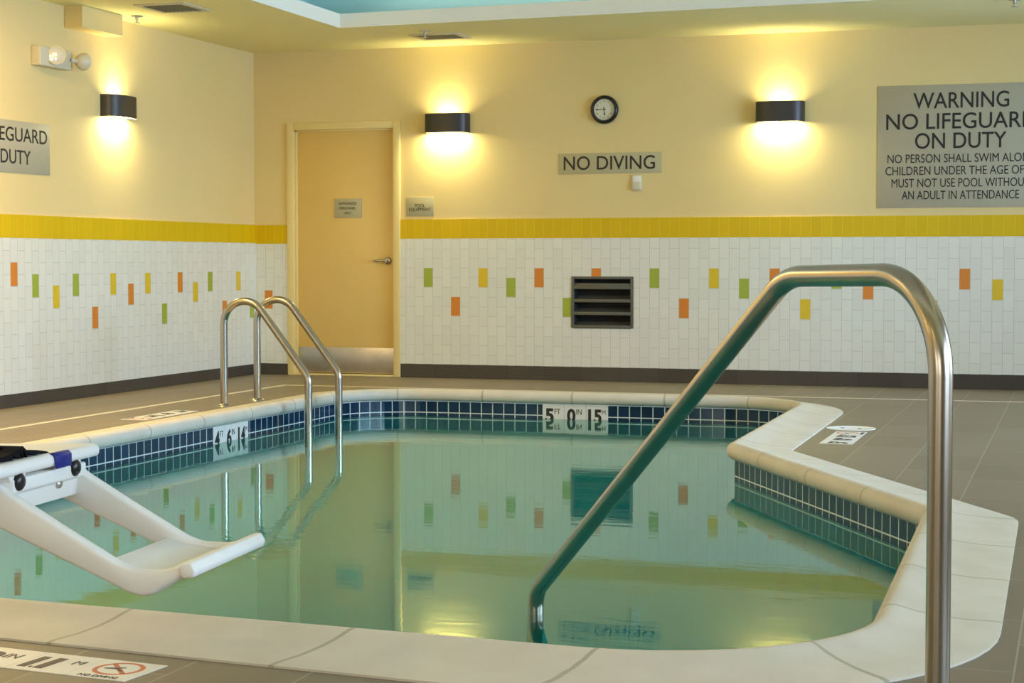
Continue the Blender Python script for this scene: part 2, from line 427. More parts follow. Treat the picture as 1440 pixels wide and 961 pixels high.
# ceiling with the raised tray
TX0, TX1, TY0 = -5.53, 1.25, 2.5
TYa, TYb = 12.89, 12.52          # far edge runs slightly askew
bm = bmesh.new()
def cq(pts): # a ceiling slab piece, .04 thick
    t = bmesh.new()
    A = [t.verts.new((x, y, H)) for x, y in pts]; B = [t.verts.new((x, y, H + .04)) for x, y in pts]
    t.faces.new(A); t.faces.new(B[::-1])
    for i in range(len(pts)): t.faces.new([A[i], B[i], B[(i + 1) % len(pts)], A[(i + 1) % len(pts)]])
    merge(bm, t, 0)
cq([(L, N), (TX0, N), (TX0, D), (L, D)]); cq([(TX1, N), (R, N), (R, D), (TX1, D)])
cq([(TX0, N), (TX1, N), (TX1, TY0), (TX0, TY0)]); cq([(TX0, TYa), (TX1, TYb), (TX1, D), (TX0, D)])
# white upstand round the opening
LZ = H + .108
loop = [(TX0, TY0), (TX1, TY0), (TX1, TYb), (TX0, TYa)]
def ring(off): return [(TX0 - off, TY0 - off), (TX1 + off, TY0 - off), (TX1 + off, TYb + off), (TX0 - off, TYa + off)]
a, b = ring(-.004), ring(.06)
for i in range(4):
    j = (i + 1) % 4
    quad(bm, [(*a[i], H - .001), (*a[j], H - .001), (*a[j], LZ), (*a[i], LZ)], 1)
    quad(bm, [(*a[i], LZ), (*a[j], LZ), (*b[j], LZ), (*b[i], LZ)], 1)
    quad(bm, [(*b[i], LZ), (*b[j], LZ), (*b[j], H + .039), (*b[i], H + .039)], 1)
c = ring(.42)
for i in range(4):
    j = (i + 1) % 4
    quad(bm, [(*c[i], H + .03), (*c[j], H + .03), (*c[j], H + .75), (*c[i], H + .75)], 2)
quad(bm, [(*p, H + .75) for p in c], 1)

for (x, y), sx, sy in COVES: box(bm, x - sx / 2 - .02, x + sx / 2 + .02, y - sy / 2 - .02, y + sy / 2 + .02, H + .03, H + .10, 1)
for x, y in FILL_DOWN: lathe(bm, [(.085, -.02), (.085, .004), (.115, .006), (.118, 0), (.118, -.01)], (x, y, H), (0, 0, -1), 28, 1)  # trim rings round the added fill lamps
struct(link('ceiling', bm, [M['ceiling'], M['lip'], M['blue']], recalc=False))

# soffit box in the angle of left wall and ceiling
bm = bmesh.new(); box(bm, L, -6.782, 11.194, 11.755, 2.661, H + .002, 0, .004)
struct(link('trim_2', bm, M['paint']))

# ------------------------------------------------------------------ pool outline
def outline(P, rad, n=14, flip=()):
    """closed rounded polygon; returns samples with arc-length"""
    out = []
    k = len(P)
    for i in range(k):
        p, a, b = (Vector((*P[j], 0)) for j in (i, i - 1, (i + 1) % k)); r = rad[i]
        da, db = (a - p).normalized(), (b - p).normalized(); ang = da.angle(db); t = r / math.tan(ang / 2)
        c = p + (da + db).normalized() * (r / math.sin(ang / 2)); s, e = p + da * t - c, p + db * t - c; tot = s.angle(e)
        for q in range(n + 1):
            f = q / n
            out.append(c + (s * math.sin((1 - f) * tot) + e * math.sin(f * tot)) / math.sin(tot))
        nxt = Vector((*P[(i + 1) % k], 0))
    return out
PIN = [(-5.18, 4.47), (-.47, 4.155), (-.53, 7.03), (-1.722, 9.225), (-1.765, 12.41), (-5.18, 12.41)]
RIN = [.5, .65, .22, .13, .62, .55]
POUT = [(-5.48, 4.28), (-.178, 3.785), (-.212, 7.08), (-1.43, 9.29), (-1.478, 12.86), (-5.50, 12.80)]
ROUT = [.8, 1.0, .42, .02, 1.25, .62]
NS = 16
inn, outr = outline(PIN, RIN, NS), outline(POUT, ROUT, NS)
# finer samples along the straights (keeps the pairs matched)
def densify(A, B, step=.25):
    a2, b2 = [], []
    n = len(A)
    for i in range(n):
        a, b, c, d = A[i], A[(i + 1) % n], B[i], B[(i + 1) % n]
        m_ = max(1, int((b - a).length / step))
        for k in range(m_): a2.append(a.lerp(b, k / m_)); b2.append(c.lerp(d, k / m_))
    return a2, b2
inn, outr = densify(inn, outr)
NP = len(inn)
arc = [0.]
for i in range(NP): arc.append(arc[-1] + (inn[(i + 1) % NP] - inn[i]).length)
WZL = -.153
# coping
prof = [(0., -.03, 0), (0., .006, 0), (.06, .009, 0), (.35, .012, 0), (.60, .020, 0), (.78, .030, 0), (.90, .040, 0), (.965, .0445, 0)]
for k in range(13):
    th = PI / 2 - PI * k / 12
    prof.append((1., .045 * math.sin(th), .042 * math.cos(th)))
prof.append((1., -.0455, -.03))
bm = bmesh.new(); uvl = bm.loops.layers.uv.new('UVMap')
mid_arc = [0.]
for i in range(NP):
    a = inn[i].lerp(outr[i], .35); b = inn[(i + 1) % NP].lerp(outr[(i + 1) % NP], .35); mid_arc.append(mid_arc[-1] + (b - a).length)
rows = []
nin = []
for i in range(NP):
    tg = (inn[(i + 1) % NP] - inn[i - 1]).normalized(); nin.append(Vector((-tg.y, tg.x, 0)))
for i in range(NP):
    rows.append([bm.verts.new(outr[i].lerp(inn[i], t) + nin[i] * o + Vector((0, 0, z))) for t, z, o in prof])
JOFF = .24
for i in range(NP):
    j = (i + 1) % NP
    for k in range(len(prof) - 1):
        f = bm.faces.new([rows[i][k], rows[i][k + 1], rows[j][k + 1], rows[j][k]])
        for lp, uu in zip(f.loops, (i, i, i + 1, i + 1)): lp[uvl].uv = (mid_arc[uu] + JOFF, 0)
o = link('pool_coping', bm, M['coping'], smooth=60); struct(o)
# pool shell: waterline tiles, plaster wall, floor
bm = bmesh.new(); uvl = bm.loops.layers.uv.new('UVMap')
levels = [-.0455, -.215, -1.35]
cols = [[bm.verts.new(inn[i] + Vector((0, 0, z))) for z in levels] for i in range(NP)]
for i in range(NP):
    j = (i + 1) % NP
    for k in range(2):
        f = bm.faces.new([cols[i][k], cols[j][k], cols[j][k + 1], cols[i][k + 1]]); f.material_index = k
        for lp, (uu, z) in zip(f.loops, ((i, levels[k]), (i + 1, levels[k]), (i + 1, levels[k + 1]), (i, levels[k + 1]))): lp[uvl].uv = (arc[uu], z)
f = bm.faces.new([c_[2] for c_ in cols]); f.material_index = 1
struct(link('pool_basin', bm, [M['wtile'], M['plaster']], recalc=False))
# water
bm = bmesh.new(); bm.faces.new([bm.verts.new(p + Vector((0, 0, WZL))) for p in inn])
o = link('pool_water', bm, M['water']); o['kind'] = 'stuff'; tag(o, 'still green-blue pool water mirroring the tiled walls', 'water')
# deck with the pool opening
bm = bmesh.new()
def loop_edges(pts):
    v = [bm.verts.new((p[0], p[1], 0)) for p in pts]; return [bm.edges.new((v[i], v[(i + 1) % len(v)])) for i in range(len(v))]
es = loop_edges([(L, N), (R, N), (R, D), (L, D)]) + loop_edges([(p.x, p.y) for p in outr])
bmesh.ops.triangle_fill(bm, use_beauty=True, use_dissolve=False, edges=es)
for f in bm.faces:
    if f.normal.z < 0: f.normal_flip()
struct(link('floor', bm, M['deck'], recalc=False))
# inlaid pale stripe parallel to the walls
bm = bmesh.new()
SX, SY, SW = -6.085, 13.04, .055
box(bm, SX - SW / 2, SX + SW / 2, N + .1, SY + SW / 2, -.01, .0012); box(bm, SX + SW / 2, R - .6, SY - SW / 2, SY + SW / 2, -.01, .0012)
struct(link('trim_1', bm, M['stripe']))
# dark base tiles
bm = bmesh.new(); box(bm, DX1, R, D - .014, D + .001, 0, .117, 0, .002); box(bm, L, DX0, D - .014, D + .001, 0, .098, 0, .002)
struct(link('baseboard_back', bm, M['base_b']))
bm = bmesh.new(); box(bm, L - .001, L + .014, N, D, 0, .092, 0, .002)
struct(link('baseboard_left', bm, M['base_l']))

# ------------------------------------------------------------------ door
bm = bmesh.new()
fw = .062
def frame_profile(x0, x1, z0, z1): box(bm, x0, x1, D - .022, D + .12, z0, z1, 0, .003)
frame_profile(DX0, DX0 + fw, 0, DZ); frame_profile(DX1 - fw, DX1, 0, DZ); frame_profile(DX0 + fw, DX1 - fw, DZ - fw, DZ)
for x0, x1, z0, z1 in ((DX0 + fw, DX0 + fw + .02, 0, DZ - fw), (DX1 - fw - .008, DX1 - fw, 0, DZ - fw), (DX0 + fw, DX1 - fw, DZ - fw - .014, DZ - fw)):
    box(bm, x0, x1, D + .012, D + .12, z0, z1, 0, .002)      # stop
door = struct(link('door_1', bm, M['frame'], smooth=35))
door['label'] = 'tan metal door in a cream frame in the back wall'
bm = bmesh.new(); lx0, lx1 = DX0 + fw + .014, DX1 - fw - .004
box(bm, lx0, lx1, D + .030, D + .072, .022, DZ - fw - .008, 0, .002); part('door_leaf', bm, M['door'], door)
bm = bmesh.new(); box(bm, lx0 + .004, lx1 - .004, D + .0265, D + .0305, .028, .246, 0, .001); part('kick_plate', bm, M['brushed'], door)
bm = bmesh.new(); box(bm, DX0 + fw - .01, DX1 - fw + .01, D - .02, D + .10, 0, .016, 0, .004); part('threshold', bm, M['frame'], door)
bm = bmesh.new()
hx, hz = -5.680, 1.0
lathe(bm, [(0, .030), (.016, .030), (.028, .024), (.032, .012), (.032, 0), (0, 0)], (hx, D + .030, hz), (0, -1, 0), 28)
lathe(bm, [(.013, .02), (.013, .06), (.0, .06)], (hx, D + .030, hz), (0, -1, 0), 18)
sweep(bm, fillet([(hx, D - .022, hz), (hx - .05, D - .024, hz + .004), (hx - .10, D - .020, hz - .002), (hx - .122, D - .008, hz - .004)], [0, .03, .02, 0], 6), .0095, 14)
part('handle', bm, M['steel'], door, 50)
for z in (.35, 1.05, 1.8):
    bm = bmesh.new(); lathe(bm, [(0, -.05), (.007, -.05), (.007, .05), (0, .05)], (DX0 + fw + .007, D + .024, z), (0, 0, 1), 12)
    part('hinge', bm, M['brushed'], door)

# ------------------------------------------------------------------ signs
def wall_sign(name, label, x0, x1, z0, z1, lines, y=D, t=.006, m_='signgrey', bold=.006):
    r = thing(name, (x0, y, z0), label, 'sign')
    bm = bmesh.new(); box(bm, x0, x1, y - t, y + .0005, z0, z1, 0, .0015); part('panel', bm, M[m_], r)
    bm = bmesh.new()
    for body, xa, w, za, h, al in lines:
        put_text(bm, text_mesh(body, w, h, bold if h > .08 else 0., al), (xa, y - t - .0001, za), (1, 0, 0), (0, 0, 1))
    part('lettering', bm, M['ink'], r, None)
    return r
wc = -.90
wall_sign('warning_sign', 'large taupe warning sign with nine lines of rules, high on the back wall' if False else 'large taupe sign headed WARNING, high on the back wall', -1.535, -.262, 1.414, 2.368,
          [('WARNING', wc, .722, 2.184, .124, 'CENTER'), ('NO LIFEGUARD', wc, 1.135, 2.024, .124, 'CENTER'), ('ON DUTY', wc, .69, 1.872, .124, 'CENTER'),
           ('NO PERSON SHALL SWIM ALONE', wc, 1.11, 1.764, .067, 'CENTER'), ('CHILDREN UNDER THE AGE OF 14', wc, 1.14, 1.669, .067, 'CENTER'),
           ('MUST NOT USE POOL WITHOUT', wc, 1.045, 1.574, .067, 'CENTER'), ('AN ADULT IN ATTENDANCE', wc, .885, 1.479, .067, 'CENTER')])
wall_sign('no_diving_sign', 'long narrow taupe sign reading NO DIVING, under the wall clock', -4.147, -3.268, 1.718, 1.889,
          [('NO DIVING', -4.100, .776, 1.750, .114, 'LEFT')], m_='signlight')
wall_sign('pool_equipment_sign', 'small taupe sign reading POOL EQUIPMENT, on the wall beside the door', -5.497, -5.252, 1.379, 1.543,
          [('POOL', -5.374, .088, 1.455, .030, 'CENTER'), ('EQUIPMENT', -5.374, .200, 1.420, .030, 'CENTER')], m_='signlight')
wall_sign('authorized_personnel_sign', 'small khaki sign reading AUTHORIZED PERSONNEL ONLY, on the tan door', -6.180, -5.925, 1.372, 1.538,
          [('AUTHORIZED', -6.053, .165, 1.484, .023, 'CENTER'), ('PERSONNEL', -6.053, .150, 1.443, .023, 'CENTER'), ('ONLY', -6.053, .065, 1.402, .023, 'CENTER')],
          y=D + .0305, t=.010, m_='signlight')
# sign on the left wall
r = thing('lifeguard_sign', (L, 9.87, 1.60), 'taupe sign on the left wall cut by the picture edge, reading NO LIFEGUARD ON DUTY', 'sign')
bm = bmesh.new(); box(bm, L - .0005, L + .006, 9.87, 10.98, 1.600, 1.954, 0, .0015); part('panel', bm, M['signgrey'], r)
bm = bmesh.new()
for body, w, za in (('NO LIFEGUARD', 1.04, 1.812), ('ON DUTY', .624, 1.660)):
    put_text(bm, text_mesh(body, w, .097, .006, 'CENTER'), (L + .0061, 10.426, za), (0, 1, 0), (0, 0, 1))
part('lettering', bm, M['ink'], r, None)

# ------------------------------------------------------------------ sconces
def make_sconce(first=[None]):
    """half-drum wall lamp, open above and below; local: wall plane x=0 facing +x, width along y"""
    r = thing('wall_sconce', (0, 0, 0), '', 'wall lamp', 'half-drum wall sconces')
    w, dp, h = .195, .135, .162
    pts = []
    for k in range(25):
        a = -PI / 2 + PI * k / 24
        c_, s_ = math.cos(a), math.sin(a)
        pts.append((dp * (abs(c_) ** .62) , w * (abs(s_) ** .80) * (1 if s_ > 0 else -1)))
    bm = bmesh.new()
    t_ = .006
    inner = [(max(x - t_, 0), y * (1 - t_ / w)) for x, y in pts]
    rings = []
    for poly, z in ((pts, -h / 2), (pts, h / 2), (inner, h / 2), (inner, -h / 2)): rings.append([bm.verts.new((x, y, z)) for x, y in poly])
    for a, b in zip(rings, rings[1:] + rings[:1]):
        for k in range(len(pts) - 1): bm.faces.new([a[k], a[k + 1], b[k + 1], b[k]])
    part('shade', bm, M['bronze'], r, 50)
    bm = bmesh.new(); box(bm, 0, .012, -w * .93, w * .93, -h / 2 + .012, h / 2 - .012, 0, .002); part('back_plate', bm, M['bronze'], r)
    poly = [(max(x - .008, .0125), y * .95) for x, y in pts]
    bm = bmesh.new()
    prism(bm, poly, -h / 2 + .006, -h / 2 + .012, lambda u, v, w_: (u, v, w_))
    part('diffuser', bm, M['lens'], r, 40)
    return r
def sconce_lights(o, rotz):
    for up, pw, wy, wx, dz in ((0, 4.3, .34, .09, -.079), (1, 1.7, .12, .07, .0)):
        d = bpy.data.lights.new('sconce_lamp', 'AREA'); d.shape = 'RECTANGLE'; d.size = wx; d.size_y = wy; d.energy = pw; d.color = (1.0, .88, .46); d.spread = math.radians(135 if up else 180)
        l = bpy.data.objects.new('sconce_lamp', d); COL.objects.link(l)
        l.location = Vector(o.location) + Vector((math.cos(rotz), math.sin(rotz), 0)) * .066 + Vector((0, 0, dz))
        l.rotation_euler = (PI if up else 0, 0, rotz)
sc = make_sconce()
spots = [((L, 11.868, 2.152), 0., 'dark half-drum wall sconce on the left wall, near the emergency light'),
         ((-5.119, D, 2.160), -PI / 2, 'dark half-drum wall sconce on the back wall, between door and clock'),
         ((-2.300, D, 2.186), -PI / 2, 'dark half-drum wall sconce on the back wall, beside the warning sign')]
for i, (loc, rz, lab) in enumerate(spots):
    if i == 0: o = sc
    else:
        o = sc.copy(); COL.objects.link(o)
        for ch in sc.children:
            c_ = ch.copy(); COL.objects.link(c_); c_.parent = o
    o.location = loc; o.rotation_euler = (0, 0, rz); o['label'] = lab
    sconce_lights(o, rz)

# ------------------------------------------------------------------ clock
cx_, cz_ = -3.750, 2.243
r = thing('wall_clock', (cx_, D, cz_), 'round black-rimmed wall clock above the NO DIVING sign', 'clock')
bm = bmesh.new(); lathe(bm, [(0, 0), (.113, 0), (.118, .012), (.114, .030), (.104, .040), (.094, .040), (.088, .030), (.086, .022), (0, .022)], (cx_, D, cz_), (0, -1, 0), 48)
part('rim', bm, M['black'], r, 50)
bm = bmesh.new(); lathe(bm, [(0, .023), (.0865, .023), (.0865, .0222)], (cx_, D, cz_), (0, -1, 0), 48)
dial = part('dial', bm, M['clockface'], r, 40)
bm = bmesh.new()
for n in range(1, 13):
    a = PI / 2 - n * PI / 6; me = text_mesh(str(n), None, .014, .004, 'CENTER', .0004)
    put_text(bm, me, (cx_ + .067 * math.cos(a), D - .0232, cz_ + .067 * math.sin(a) - .007), (1, 0, 0), (0, 0, 1))
part('numerals', bm, M['ink'], dial, None)
def hand(name, ang, ln, w, tail, y):
    bm = bmesh.new(); dx, dz = math.cos(ang), math.sin(ang)
    poly = [(-tail, -w * .5), (ln * .62, -w * .5), (ln * .72, -w * 1.4), (ln, 0), (ln * .72, w * 1.4), (ln * .62, w * .5), (-tail, w * .5)]
    prism(bm, poly, y, y + .001, lambda u, v, q: (cx_ + u * dx - v * dz, D - q, cz_ + u * dz + v * dx)); part(name, bm, M['ink'], r)
hand('minute_hand', PI - .01, .076, .0042, .015, .0262); hand('hour_hand', -PI / 2 + .12, .050, .0055, .020, .0245)
bm = bmesh.new(); lathe(bm, [(0, .029), (.005, .029), (.006, .0233)], (cx_, D, cz_), (0, -1, 0), 16); part('center_pin', bm, M['ink'], r)

# ------------------------------------------------------------------ small wall sensor
r = thing('wall_thermostat', (-3.475, D, 1.638), 'small cream wall switch box below the NO DIVING sign', 'switch')
bm = bmesh.new(); box(bm, -3.519, -3.432, D - .012, D + .0005, 1.574, 1.703, 0, .004); part('housing', bm, M['cream'], r)
bm = bmesh.new(); box(bm, -3.510, -3.441, D - .030, D - .011, 1.582, 1.634, 0, .004); part('lower_cover', bm, M['cream'], r)
bm = bmesh.new(); box(bm, -3.508, -3.443, D - .020, D - .011, 1.641, 1.696, 0, .004); part('upper_cover', bm, M['marker'], r)

# ------------------------------------------------------------------ wall grille
r = thing('wall_grille', ((GX0 + GX1) / 2, D - TS, GZ0), 'dark grey louvred air grille set in the white tiles of the back wall', 'vent')
yf = D - TS - .008
bm = bmesh.new(); fw_ = .024
for x0, x1, z0, z1 in ((GX0, GX0 + fw_, GZ0, GZ1), (GX1 - fw_, GX1, GZ0, GZ1), (GX0 + fw_, GX1 - fw_, GZ0, GZ0 + .016), (GX0 + fw_, GX1 - fw_, GZ1 - .022, GZ1)):
    box(bm, x0, x1, yf, D - .001, z0, z1, 0, .002)
part('frame', bm, M['grille'], r)
bm = bmesh.new(); box(bm, GX0 + .012, GX1 - .012, D + .14, D + .15, GZ0 + .012, GZ1 - .012)
for x in (GX0 + .012, GX1 - .016): box(bm, x, x + .004, D, D + .14, GZ0 + .012, GZ1 - .012)
box(bm, GX0 + .016, GX1 - .016, D, D + .14, GZ1 - .016, GZ1 - .012)
part('backing', bm, M['dark'], r, label='black recess behind the slats')
hgt = GZ1 - GZ0
for fz in (.780, .525, .278, .018):
    bm = bmesh.new(); z = GZ0 + hgt * fz
    box(bm, GX0 + fw_ - .004, GX1 - fw_ + .004, yf + .001, yf + .007, z - .012, z + .014, 0, .001)
    prism(bm, [(yf + .004, z + .006), (yf + .004, z + .012), (D + .09, z + .044), (D + .09, z + .038)], GX0 + fw_ - .004, GX1 - fw_ + .004, lambda u, v, w_: (w_, u, v), 0)
    part('slat', bm, M['grille'], r)
bm = bmesh.new(); box(bm, GX0 + fw_ - .004, GX1 - fw_ + .004, yf + .010, yf + .016, GZ0 + hgt * .80, GZ0 + hgt * .865, 0, .001); part('slat', bm, M['grille'], r)

# ------------------------------------------------------------------ emergency light
r = thing('emergency_light', (L, 10.97, 2.415), 'cream twin-head emergency light high on the left wall', 'emergency light')
bm = bmesh.new(); box(bm, L - .0005, L + .075, 10.765, 11.165, 2.352, 2.488, 0, .008, 3)
part('housing', bm, M['cream'], r)
def lamp_head(c, d):
    bm = bmesh.new()
    lathe(bm, [(0, -.075), (.018, -.074), (.040, -.060), (.058, -.024), (.064, -.004), (.064, .004), (.056, .004), (.052, -.002), (.03, -.018), (0, -.024)], c, d, 32)
    h_ = part('lamp_head', bm, M['cream'], r, 50)
    bm = bmesh.new(); lathe(bm, [(0, .006), (.03, .004), (.057, -.001), (.057, -.003), (0, -.003)], c, d, 32); 
    l_ = part('lens', bm, M['glasslens'], r, 50); 
    bm = bmesh.new(); e = Vector(c) - Vector(d).normalized() * .05
    return h_, l_
def reparent(ch, pa):
    ch.parent = pa
h_, l_ = lamp_head((L + .118, 10.90, 2.430), (.48, -.87, .02)); reparent(l_, h_)
h_, l_ = lamp_head((L + .100, 11.285, 2.425), (.05, 1.0, -.05)); reparent(l_, h_)
bm = bmesh.new(); lathe(bm, [(.016, 0), (.016, .05), (0, .05)], (L + .06, 10.94, 2.43), (.8, -.4, 0), 16); part('swivel', bm, M['cream'], r)
bm = bmesh.new(); lathe(bm, [(.016, 0), (.016, .08), (0, .08)], (L + .07, 11.15, 2.425), (.2, 1, 0), 16); part('swivel', bm, M['cream'], r)

# ------------------------------------------------------------------ ceiling vents and sprinklers
def ceiling_vent(label, x0, x1, y0, y1, n):
    r = thing('ceiling_vent', ((x0 + x1) / 2, (y0 + y1) / 2, H), label, 'vent', 'ceiling air registers')
    bm = bmesh.new(); f = .045
    for a in ((x0, x1, y0, y0 + f), (x0, x1, y1 - f, y1), (x0, x0 + f, y0 + f, y1 - f), (x1 - f, x1, y0 + f, y1 - f)): box(bm, *a, H - .010, H + .001, 0, .002)
    part('frame', bm, M['vent'], r)
    bm = bmesh.new(); box(bm, x0 + f, x1 - f, y0 + f, y1 - f, H - .001, H + .0005); part('backing', bm, M['dark'], r)
    for k in range(n):
        x = x0 + f + (x1 - x0 - 2 * f) * (k + .5) / n
        bm = bmesh.new(); prism(bm, [(x - .006, H - .012), (x - .003, H - .012), (x + .005, H - .001), (x + .002, H - .001)], y0 + f, y1 - f, lambda u, v, w_: (u, w_, v)); part('slat', bm, M['ventdark'], r, None)
ceiling_vent('square louvred ceiling register near the left wall', -6.42, -6.02, 11.27, 11.69, 9)
ceiling_vent('louvred ceiling register above the lamp beside the door', -5.16, -4.74, 13.42, 13.76, 12)
def sprinkler(x, y, label):
    r = thing('fire_sprinkler', (x, y, H), label, 'sprinkler', 'ceiling sprinkler heads')
    bm = bmesh.new(); lathe(bm, [(0, 0), (.045, 0), (.042, .008), (.018, .010), (0, .010)], (x, y, H), (0, 0, -1), 24); part('escutcheon', bm, M['brushed'], r, 50)
    bm = bmesh.new(); lathe(bm, [(.012, .008), (.012, .030), (.006, .034), (.006, .052), (0, .052)], (x, y, H), (0, 0, -1), 16); part('body', bm, M['brushed'], r, 50)
    bm = bmesh.new(); lathe(bm, [(0, .050), (.024, .050), (.024, .053), (0, .055)], (x, y, H), (0, 0, -1), 20); part('deflector', bm, M['brushed'], r, 50)
sprinkler(-6.69, 11.80, 'brass ceiling sprinkler head between the soffit box and the square register')
sprinkler(-4.96, 13.26, 'ceiling sprinkler head just in front of the register beside the tray')
sprinkler(-.46, 12.90, 'ceiling sprinkler head at the top right, above the warning sign')

# ------------------------------------------------------------------ foreground handrail
A = Vector((-.2805, 3.8796, 0)); dr = Vector((-.64964, .76024, 0))
P_ = lambda s, z: A + dr * s + Vector((0, 0, z))
r = thing('handrail', tuple(A), 'thick polished steel handrail in the foreground, running from deck into water', 'handrail')
bm = bmesh.new()
pth = fillet([P_(0, 0), P_(0, .972), P_(.62, .962), P_(2.158, -.082), P_(2.180, -1.25)], [0, .215, .22, .10, 0], 18)
sweep(bm, pth, .0262, 32)
part('rail', bm, M['steel'], r, 60)
bm = bmesh.new(); lathe(bm, [(.0262, .03), (.045, .026), (.062, .010), (.064, 0), (0, 0)], tuple(A), (0, 0, 1), 32); part('escutcheon', bm, M['steel'], r, 50)

# ------------------------------------------------------------------ pool ladder
r = thing('pool_ladder', (-5.59, 11.25, 0), 'steel pool ladder with two arched handrails at the left edge', 'ladder')
for y in (10.992, 11.508):
    bm = bmesh.new(); sweep(bm, fillet([(-5.585, y, 0), (-5.585, y, 1.034), (-4.955, y, .212), (-4.955, y, -1.05)], [0, .159, .13, 0], 20), .0258, 24); part('side_rail', bm, M['steel'], r, 60)
    bm = bmesh.new(); lathe(bm, [(.026, .022), (.040, .020), (.058, .008), (.060, 0), (0, 0)], (-5.585, y, 0), (0, 0, 1), 28); part('escutcheon', bm, M['steel'], r, 50)

# ------------------------------------------------------------------ depth markers
def digits(bm, items, org, right, up, mi=0):
    """items: (text, x, width, y, height, bold)"""
    ri, u_ = Vector(right), Vector(up)
    for body, x, w, y, h, b_ in items:
        put_text(bm, text_mesh(body, w, h, b_, 'LEFT', .0008), Vector(org) + ri * x + u_ * y, right, up, mi)
def depth_items(ft, inch, met):
    w = .165; it = []
    for k, (d, s, dw) in enumerate(((ft, 'FT', .064), (inch, 'IN', .064), (met, 'M', .098))):
        x = k * w + .022
        if k == 2: x -= .006
        if k == 2 :
            it.append((d[0], x, .022, -.130, .100, .040)); it.append((d[2], x + .044, .056 if d[2] != '1' else .024, -.130, .100, .040)); it.append(('.', x + .029, .010, -.130, .012, .03))
            it.append((s, x + .104, .026, -.066, .032, 0.))
        else:
            it.append((d, x, dw, -.130, .100, .040)); it.append((s, x + .070, .044 if s == 'FT' else .040, -.071, .038, .003))
    return it
def waterline_marker(org, right, normal, label, vals):
    r = thing('depth_marker', org, label, 'depth marker', 'waterline depth markers')
    ri, n_ = Vector(right), Vector(normal); o_ = Vector(org)
    bm = bmesh.new()
    for k in range(3):
        a = o_ + ri * (.165 * k + .001); b = o_ + ri * (.165 * (k + 1) - .001)
        prism(bm, [(0, 0), (1, 0), (1, 1), (0, 1)], 0, 1, lambda u, v, w_: tuple(a.lerp(b, u) + Vector((0, 0, -.152 + .152 * v)) + n_ * (-.001 + .006 * w_)))
    part('tile_face', bm, M['marker'], r, None)
    bm = bmesh.new(); digits(bm, depth_items(*vals), o_ + n_ * .0052, right, (0, 0, 1)); part('lettering', bm, M['ink'], r, None)
waterline_marker((-3.730, 12.41, -.046), (1, 0, 0), (0, -1, 0), 'white waterline depth marker reading 5 FT 0 IN on the far pool wall', ('5', '0', '1.5'))
waterline_marker((-5.18, 10.030, -.046), (0, 1, 0), (1, 0, 0), 'white waterline depth marker reading 4 FT 6 IN on the left pool wall', ('4', '6', '1.4'))
# markers let into the deck: text reads towards the pool
def deck_marker(org, right, vals, label, w=.18, h=.18, icon=True):
    """org: corner at the start of the text, nearest the reader"""
    ri = Vector(right).normalized(); up = Vector((0, 0, 1)).cross(ri)
    o_ = Vector(org)
    r = thing('deck_depth_marker', org, label, 'depth marker', 'depth markers in the deck')
    n = 4
    bm = bmesh.new()
    for k in range(n):
        prism(bm, [(w * k + .0008, 0), (w * (k + 1) - .0008, 0), (w * (k + 1) - .0008, h), (w * k + .0008, h)], -.004, .0015, lambda u, v, q: tuple(o_ + ri * u + up * v + Vector((0, 0, q))))
    part('tile_face', bm, M['marker'], r, None)
    bm = bmesh.new(); it = []; s_ = w / .165
    for t, x, ww, y, hh, b_ in depth_items(*vals): it.append((t, x * s_, ww * s_, (y + .158) * h / .175, hh * h / .165, b_))
    it.append(('NO DIVING', 3 * w + .034, w - .068, .010, .018, .002))
    digits(bm, it, o_ + Vector((0, 0, .0016)), ri, up)
    part('lettering', bm, M['ink'], r, None)
    # barred swimmer
    c = o_ + ri * (3.5 * w) + up * (h * .57) + Vector((0, 0, .0016)); ra = h * .36
    bm = bmesh.new()
    N_ = 40; v1 = [bm.verts.new(c + (ri * math.cos(2 * PI * k / N_) + up * math.sin(2 * PI * k / N_)) * ra) for k in range(N_)]
    v2 = [bm.verts.new(c + (ri * math.cos(2 * PI * k / N_) + up * math.sin(2 * PI * k / N_)) * ra * .80) for k in range(N_)]
    for k in range(N_): bm.faces.new([v1[k], v1[(k + 1) % N_], v2[(k + 1) % N_], v2[k]])
    d1 = (ri * -1 + up).normalized(); d2 = (ri + up).normalized()
    quad(bm, [c + d1 * ra * .85 + d2 * ra * .10, c + d1 * ra * .85 - d2 * ra * .10, c - d1 * ra * .85 - d2 * ra * .10, c - d1 * ra * .85 + d2 * ra * .10])
    part('prohibition_ring', bm, M['red'], r, None)
    bm = bmesh.new()
    prism(bm, [(-.62, -.05), (-.2, .12), (.1, .28), (.22, .2), (0, .02), (.35, -.25), (.28, -.32), (-.1, -.1), (-.55, -.16)], 0, .0003, lambda u, v, q: tuple(c + (ri * u + up * v) * ra + Vector((0, 0, q))))
    part('swimmer_symbol', bm, M['ink'], r, None)
rt = Vector((1, -.108, 0)).normalized()
deck_marker(Vector((-2.150, 3.702, 0)) - rt * .72, rt, ('3', '8', '1.1'), 'white deck depth marker with red no-diving ring, on the near deck')
deck_marker((-1.170, 9.745, 0), (0, 1, 0), ('5', '0', '1.5'), 'white deck depth marker beside the round lid, right of the pool')
deck_marker((-5.75, 10.60, 0), (0, -1, 0), ('4', '6', '1.4'), 'white deck depth marker on the left deck near the ladder foot')

